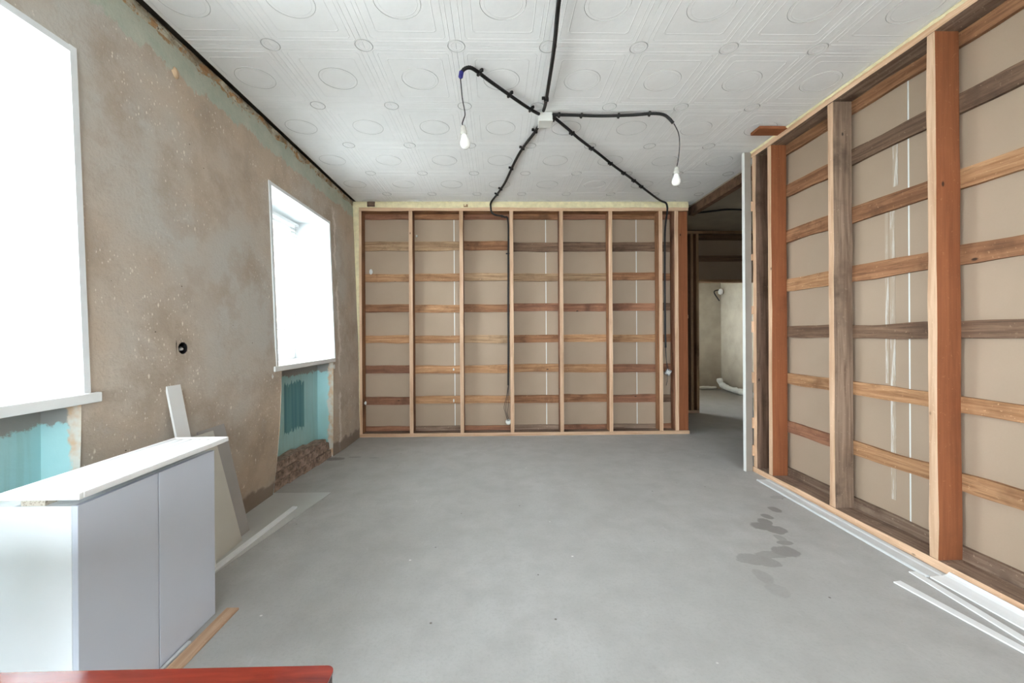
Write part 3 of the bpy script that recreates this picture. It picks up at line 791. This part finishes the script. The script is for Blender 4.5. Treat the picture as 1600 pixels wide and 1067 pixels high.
def pendant(label, wire, top, tilt):
    """bulb hanging cap up, its glass down; top = point where the socket starts"""
    r = empty('pendant_bulb', top); tag(r, label, 'light bulb', 'bare bulbs hanging from the ceiling')
    bm = bmesh.new(); tube(bm, [p - Vector(top) for p in smooth_path(wire, 8)], .0032, 8)
    obj('wire', frombm(bm, 'wire', True), r, [M_WIRE])
    bm = bmesh.new(); lathe(bm, [(.006, 0), (.013, -.004), (.017, -.012), (.017, -.030), (.0195, -.032), (.0195, -.050), (.015, -.053)], 20)
    s = obj('socket', frombm(bm, 'socket', True), r, [M_GREY])
    bm = bmesh.new(); lathe(bm, [(.0135, -.050), (.0175, -.060), (.020, -.072), (.0265, -.086), (.030, -.100), (.0295, -.114), (.024, -.127), (.014, -.135), (.002, -.138)], 24)
    b = obj('bulb_glass', frombm(bm, 'bulb', True), s, [M_BULB])
    s.rotation_euler = tilt
    return r
pendant('bare white bulb on a short wire left of the ceiling junction box',
        [(-.203, 2.335, 2.715), (-.193, 2.335, 2.60), (-.178, 2.335, 2.51), (-.186, 2.335, 2.475), (-.194, 2.335, 2.450), (-.190, 2.335, 2.438)], (-.190, 2.335, 2.438), (0, math.radians(-7), 0))
pendant('bare white bulb on a wire right of the ceiling junction box',
        [(1.285, 2.845, 2.728), (1.318, 2.845, 2.66), (1.327, 2.845, 2.58), (1.318, 2.845, 2.48), (1.307, 2.845, 2.42)], (1.306, 2.845, 2.415), (0, math.radians(3), 0))

# wires and fittings at the ends of the two wall conduits
so = empty('socket_outlet', (.135, 4.80, .163)); tag(so, 'small white socket dangling on bare wires low in the middle bay', 'socket')
bm = bmesh.new(); lathe(bm, [(.010, -.012), (.030, -.010), (.034, 0), (.030, .008), (.012, .012)], 18); bm.transform(Matrix.Rotation(math.radians(70), 4, 'X'))
obj('socket_body', frombm(bm, 's', True), so, [M_BOXW])
for k, dx in enumerate((-.010, 0, .012)):
    bm = bmesh.new(); tube(bm, smooth_path([Vector((.003 + dx * .3, -.01, .44)), Vector((-.012 + dx, -.012, .30)), Vector((-.028 + dx * 2.2, -.014, .18)), Vector((-.022 + dx, -.014, .10)), Vector((dx, -.012, .012))], 6), .0028, 6)
    obj('wire', frombm(bm), so, [M_WIRE])
jb2 = empty('wall_box', (2.08, 4.80, .745)); tag(jb2, 'metal back box with loose wires beside the right end post', 'junction box')
bm = bmesh.new(); addbox(bm, (-.030, -.02, -.035), (.030, .02, .035), .004); bm.transform(Matrix.Rotation(.5, 4, 'Y')); obj('box_body', frombm(bm), jb2, [M_METAL])
bm = bmesh.new(); addbox(bm, (-.018, -.030, -.022), (.018, -.018, .018), .003); bm.transform(Matrix.Rotation(.5, 4, 'Y')); obj('terminal', frombm(bm), jb2, [M_BOXW])
for k, (a, b) in enumerate((((-.035, -.01, .30), (0, -.022, .02)), ((-.030, -.01, .30), (-.02, -.02, .03)), ((-.02, -.022, -.02), (-.030, -.015, -.16)))):
    A, B = Vector(a), Vector(b); mid = (A + B) / 2 + Vector((-.012 + .01 * k, -.004, 0))
    bm = bmesh.new(); tube(bm, smooth_path([A, mid, B], 6), .003, 6); obj('wire', frombm(bm), jb2, [M_WIRE])

# passage: cable, lamp holder, rubble along the far wall
tag(tube_obj('power_cable', [(2.51, 4.99, 2.735), (2.75, 5.0, 2.765), (3.0, 5.02, 2.795), (3.3, 5.05, 2.79)], .013, M_BLACK), 'black cable crossing the passage under its ceiling', 'cable')
lh = empty('wall_lamp_holder', (4.84, 8.5, 2.12)); tag(lh, 'small white lamp holder on the wall of the far room', 'lamp holder')
bm = bmesh.new(); lathe(bm, [(.012, -.07), (.045, -.05), (.05, 0), (.035, .045), (.01, .06)], 14); obj('holder', frombm(bm, 'h', True), lh, [M_BOXW])
bm = bmesh.new(); tube(bm, smooth_path([Vector((.05, .02, .02)), Vector((-.06, .02, .03)), Vector((-.12, .04, -.02)), Vector((.0, .05, -.2))], 6), .012, 6); obj('wire', frombm(bm), lh, [M_WIRE])
def rubble(label, pts, r):
    bm = bmesh.new(); P = resample(smooth_path(pts, 8), .03)
    tube(bm, P, lambda i: r * (1 + .35 * noise.noise((i * .4, 3, r * 99))), 8)
    for v in bm.verts: v.co += Vector((noise.noise(v.co * 9), noise.noise(v.co * 9 + Vector((5, 0, 0))), 0)) * .02; v.co.z = max(.002, v.co.z)
    tag(obj('wrapped_pipe', frombm(bm, 'p', True), None, [M_JOINT]), label, 'pipe')
rubble('dusty white pipe lying along the far wall of the next room', [(2.6, 8.5, .05), (3.4, 8.5, .05), (4.2, 8.48, .05), (4.7, 8.46, .05)], .035)
rubble('bent wrapped pipe rising in the corner of the next room', [(4.72, 8.35, .26), (4.74, 8.32, .14), (4.77, 8.1, .08), (4.80, 7.7, .06), (4.80, 7.1, .05)], .055)

# ------------------------------------------------------------------ window blind
bl = empty('window_blind', (-1.99, 3.55, 2.33)); tag(bl, 'white horizontal slat blind hanging in the far window', 'blind')
box('head_rail', (-2.005, 3.09, 2.295), (-1.975, 4.03, 2.325), M_PVC, bl, .003)
bm = bmesh.new(); sl = []
for i in range(5):
    t = i / 4 - .5; sl.append([bm.verts.new((t * .016, yy, .0015 * (1 - 4 * t * t))) for yy in (-.465, .465)])
for a, b in zip(sl, sl[1:]): bm.faces.new((a[0], a[1], b[1], b[0]))
M_SLAT = simple('grey_white_slat', srgb(214, 216, 214), .5, .01)
sm = frombm(bm, 'slat', True)
z = 2.28
while z > 1.29:
    s = obj('slat', sm, bl, [M_SLAT], Vector((-1.99, 3.56, z)) - bl.location); s.rotation_euler = (0, .05, 0)
    z -= .034
box('bottom_rail', (-2.003, 3.09, 1.262), (-1.977, 4.03, 1.280), M_PVC, bl, .003)
for y in (3.25, 3.87):
    o = tube_obj('cord', [(-1.976, y, 2.30), (-1.976, y, 1.27)], .0012, M_SLAT, bl, 2, 6); o.location = -bl.location
o = tube_obj('pull_cord', [(-1.97, 3.95, 2.30), (-1.968, 3.95, 1.6), (-1.966, 3.945, 1.10)], .0016, M_GREY, bl, 4, 6); o.location = -bl.location

# ------------------------------------------------------------------ cabinet, panel on top, chipboard block
M_CABEND = simple('white_laminate', srgb(236, 241, 244), .35, .01)
M_DOOR_SHADED = simple('white_laminate_door_shaded', srgb(204, 210, 222), .35, .01)  # shaded copy of the white laminate: blue-grey shade put into the colour
M_BRIGHT = simple('gloss_white_plastic', srgb(244, 245, 245), .3, .01)
CX0, CX1, CY0, CY1, CH = -1.55, -1.237, 1.197, 1.765, .715
cab = empty('base_cabinet', ((CX0 + CX1) / 2, (CY0 + CY1) / 2, 0)); tag(cab, 'low white laminate cabinet with two doors standing beside the near window niche', 'cabinet')
dx = CX1 - .019
box('side_panel', (CX0, CY0, 0), (dx, CY0 + .016, CH), M_CABEND, cab, .001)
box('side_panel', (CX0, CY1 - .016, 0), (dx, CY1, CH), M_CABEND, cab, .001)
box('back_panel', (CX0, CY0 + .016, 0), (CX0 + .016, CY1 - .016, CH), M_CABEND, cab)
box('top_panel', (CX0 + .016, CY0 + .016, CH - .016), (dx, CY1 - .016, CH), M_CABEND, cab)
box('bottom_panel', (CX0 + .016, CY0 + .016, .0), (dx, CY1 - .016, .016), M_CABEND, cab)
ym = 1.478
box('door', (dx + .001, CY0, .002), (CX1, ym - .002, CH), M_DOOR_SHADED, cab, .0012)
box('door', (dx + .001, ym + .002, .002), (CX1, CY1, CH), M_DOOR_SHADED, cab, .0012)
def mat_chip():
    t = NT('chipboard_edge'); v = t.coords(); c = t.ramp(t.voro(v, 160), .1, .5, srgb(150, 136, 120), srgb(206, 198, 184)); t.color(c); t.rough(.9); return t.m
M_CHIP = mat_chip()
ck = box('chipboard_block', (-1.405, 1.20, CH), (-1.335, 1.255, .738), M_CHIP, None, .001)
tag(ck, 'raw chipboard offcut wedged between white cabinet and panel on top', 'offcut')
TX0, TX1, TY0, TY1, TZ = -1.443, -1.208, 1.172, 1.815, .738
tr = empty('ribbed_panel', ((TX0 + TX1) / 2, (TY0 + TY1) / 2, TZ)); tag(tr, 'glossy white ribbed panel with raised rim lying on the cabinet', 'panel')
box('base_sheet', (TX0 + .01, TY0 + .01, TZ), (TX1 - .01, TY1 - .01, TZ + .008), M_BRIGHT, tr, .001)
for lo, hi in (((TX0, TY0), (TX1, TY0 + .014)), ((TX0, TY1 - .014), (TX1, TY1)), ((TX0, TY0 + .014), (TX0 + .014, TY1 - .014)), ((TX1 - .014, TY0 + .014), (TX1, TY1 - .014))):
    box('rim', (lo[0], lo[1], TZ + .004), (hi[0], hi[1], TZ + .024), M_BRIGHT, tr, .003)
for i in range(5):
    a = TX0 + .024 + i * .0388
    box('rib', (a, TY0 + .026, TZ + .008), (a + .030, TY1 - .026, TZ + .022), M_BRIGHT, tr, .002)

# ------------------------------------------------------------------ boards leaning on the left wall
def lean(name, label, mat, y0, y1, xf, xt, zt, th=.010, skew=0.0, zf=.004, cat='board'):
    """thin board: foot line x = xf at z = zf, top line x = xt at z = zt, from y0 to y1; skew shifts the top along y"""
    d = Vector((xt - xf, 0, zt - zf)).normalized(); n = Vector((d.z, 0, -d.x)) * th
    bm = bmesh.new()
    P = [(xf, y0, zf), (xf, y1, zf), (xt, y1 + skew, zt), (xt, y0 + skew, zt)]
    c = Vector((xf, (y0 + y1) / 2, zf))
    a = [bm.verts.new(Vector(p) - c) for p in P]; b = [bm.verts.new(Vector(p) - n - c + (Vector((0, 0, n.z)) if i < 2 else Vector())) for i, p in enumerate(P)]
    bm.faces.new(a); bm.faces.new(list(reversed(b)))
    for i in range(4): bm.faces.new((a[i], b[i], b[(i + 1) % 4], a[(i + 1) % 4]))
    bmesh.ops.recalc_face_normals(bm, faces=bm.faces)
    return tag(obj(name, frombm(bm), None, [mat], c), label, cat, 'boards leaning on the plastered wall')
M_BA = simple('white_board', srgb(226, 227, 226), .5, .015)
M_BB = simple('cream_board', srgb(212, 211, 203), .5, .02)
M_BC = simple('grey_hardboard', srgb(172, 170, 168), .6, .03)
lean('leaning_board', 'narrow white board, tallest of the three leaning on the wall', M_BA, 2.012, 2.098, -1.46, -1.642, .965)
lean('leaning_board', 'cream white board leaning in front of the grey one behind the cabinet', M_BB, 2.12, 2.385, -1.512, -1.625, .675, skew=-.075)
lean('leaning_board', 'grey board leaning on the wall next to the far niche', M_BC, 2.30, 2.515, -1.548, -1.648, .686, skew=-.08)
M_SHEET = simple('pale_grey_sheet', srgb(190, 191, 188), .3, .03, 8, spec=.5)
bm = bmesh.new(); P = [(-1.285, 3.10), (-1.455, 2.02), (-1.74, 2.02), (-1.75, 3.10)]
a = [bm.verts.new((x + 1.52, y - 2.56, 0)) for x, y in P]; b = [bm.verts.new((x + 1.52, y - 2.56, .0035)) for x, y in P]
bm.faces.new(a); bm.faces.new(list(reversed(b)))
for i in range(4): bm.faces.new((a[i], a[(i + 1) % 4], b[(i + 1) % 4], b[i]))
bmesh.ops.recalc_face_normals(bm, faces=bm.faces)
tag(obj('floor_sheet', frombm(bm), None, [M_SHEET], (-1.52, 2.56, 0)), 'thin pale grey sheet lying on the floor under the leaning boards', 'sheet')

def strip(name, label, a, b, w, h, mat, cat='strip', z0=0.0, prof=None, group=None):
    """long thin profile lying on the floor from a to b (x, y): width w, height h"""
    a, b = Vector((a[0], a[1], 0)), Vector((b[0], b[1], 0)); d = (b - a); L = d.length; ang = math.atan2(d.y, d.x)
    bm = bmesh.new()
    if prof is None:
        addbox(bm, (-L / 2, -w / 2, 0), (L / 2, w / 2, h), min(h, w) * .15)
    else:
        r = [[bm.verts.new((x, y, z)) for y, z in prof] for x in (-L / 2, L / 2)]
        n = len(prof)
        for i in range(n): bm.faces.new((r[0][i], r[0][(i + 1) % n], r[1][(i + 1) % n], r[1][i]))
        bm.faces.new(r[0]); bm.faces.new(list(reversed(r[1]))); bmesh.ops.recalc_face_normals(bm, faces=bm.faces)
    o = obj(name, frombm(bm), None, [mat], (a + b) / 2 + Vector((0, 0, z0))); o.rotation_euler = (0, 0, ang)
    return tag(o, label, cat, group)
M_PLW = simple('white_plastic_profile', srgb(232, 235, 236), .35, .02)
M_PLG = simple('dusty_plastic_profile', srgb(206, 209, 210), .5, .05, 9)
strip('plastic_strip', 'white strip lying on the grey sheet in front of the leaning boards', (-1.470, 2.06), (-1.425, 2.83), .034, .012, M_PLW, 'strip', .0037)
WD = wood('pale', 'x')
strip('wood_lath', 'flat wooden lath on the floor along the cabinet doors', (-1.184, 1.10), (-1.178, 1.79), .055, .009, WD, 'lath')
strip('plastic_strip', 'short white strip between the cabinet door and the wooden lath', (-1.2225, 1.30), (-1.2225, 1.60), .013, .009, M_PLG, 'strip')
# right side
def lprof(w, h):
    return [(-w / 2, 0), (w / 2, 0), (w / 2, .006), (w * .12, .010), (-w * .10, .016), (-w * .34, h * .8), (-w * .42, h), (-w / 2, h)]
strip('skirting_profile', 'dusty grey-white plastic profile lying along the bottom plate of the right wall', (2.168, 1.93), (2.186, 3.24), .105, .012, M_PLG, 'profile',
      prof=[(-.0525, 0), (.0525, 0), (.0525, .006), (.044, .011), (.034, .006), (-.020, .006), (-.030, .010), (-.0525, .010)], group='white profiles on the floor by the right wall')
strip('skirting_profile', 'whiter curved skirting profile against the right wall nearest the camera', (2.185, .35), (2.183, 1.925), .10, .02, M_PLW, 'profile',
      prof=[(.05, 0), (-.05, 0), (-.05, .026), (-.045, .026), (-.036, .018), (-.020, .012), (.006, .009), (.05, .006)], group='white profiles on the floor by the right wall')
strip('plastic_strip', 'narrow white strip on the floor, the one farther from the right wall', (2.007, 1.38), (1.935, 1.895), .040, .006, M_PLW, 'strip', group='loose white strips on the open floor')
strip('plastic_strip', 'narrow white strip on the floor, the one closer to the curved skirting', (2.053, 1.38), (2.092, 1.97), .036, .006, M_PLW, 'strip', .0, group='loose white strips on the open floor')

# ------------------------------------------------------------------ red table in the foreground
def mat_table():
    t = NT('red_varnished_wood'); v = t.coords((3, 26, 10))
    rot = v.node; rot.inputs['Rotation'].default_value = (0, 0, .6)
    g = t.noise(v, 1.5, 5, .6, .8)
    c = t.ramp(g, .3, .7, srgb(84, 22, 14), srgb(138, 48, 34)); t.color(c); t.rough(.10)
    t.b.inputs['Specular IOR Level'].default_value = .5; t.b.inputs['Coat Weight'].default_value = .3; t.b.inputs['Coat Roughness'].default_value = .05
    return t.m
M_TABLE = mat_table(); M_TEDGE = simple('dark_table_edge', srgb(60, 42, 36), .4, .1)
TBX0, TBX1, TBY0, TBY1 = -1.35, -.228, -.12, .563
tb = empty('table', ((TBX0 + TBX1) / 2, (TBY0 + TBY1) / 2, 0)); tag(tb, 'glossy red-brown table at the bottom edge of the photo', 'table')
def rounded_slab(x0, y0, x1, y1, z0, z1, r, mat, name, parent):
    bm = bmesh.new(); pts = []
    for cx, cy, a in ((x1 - r, y1 - r, 0), (x0 + r, y1 - r, 90), (x0 + r, y0 + r, 180), (x1 - r, y0 + r, 270)):
        for i in range(7):
            q = math.radians(a + 15 * i); pts.append((cx + r * math.cos(q), cy + r * math.sin(q)))
    c = Vector(parent.location)
    lv = [[bm.verts.new(Vector((x, y, z)) - c) for x, y in pts] for z in (z0, z1)]
    n = len(pts)
    for i in range(n): bm.faces.new((lv[0][i], lv[0][(i + 1) % n], lv[1][(i + 1) % n], lv[1][i]))
    bm.faces.new(list(reversed(lv[0]))); bm.faces.new(lv[1])
    return obj(name, frombm(bm), parent, [mat])
rounded_slab(TBX0, TBY0, TBX1, TBY1, .747, .750, .012, M_TABLE, 'table_top', tb)
rounded_slab(TBX0 + .001, TBY0 + .001, TBX1 - .001, TBY1 - .001, .722, .747, .012, M_TEDGE, 'edge_band', tb)
for lo, hi in (((TBX0 + .06, TBY0 + .05), (TBX1 - .06, TBY0 + .07)), ((TBX0 + .06, TBY1 - .07), (TBX1 - .06, TBY1 - .05)), ((TBX0 + .05, TBY0 + .07), (TBX0 + .07, TBY1 - .07)), ((TBX1 - .07, TBY0 + .07), (TBX1 - .05, TBY1 - .07))):
    box('apron', (lo[0], lo[1], .63), (hi[0], hi[1], .722), M_TABLE, tb, .002)
for x in (TBX0 + .05, TBX1 - .09):
    for y in (TBY0 + .05, TBY1 - .09):
        box('leg', (x, y, 0), (x + .04, y + .04, .63), M_TABLE, tb, .004)
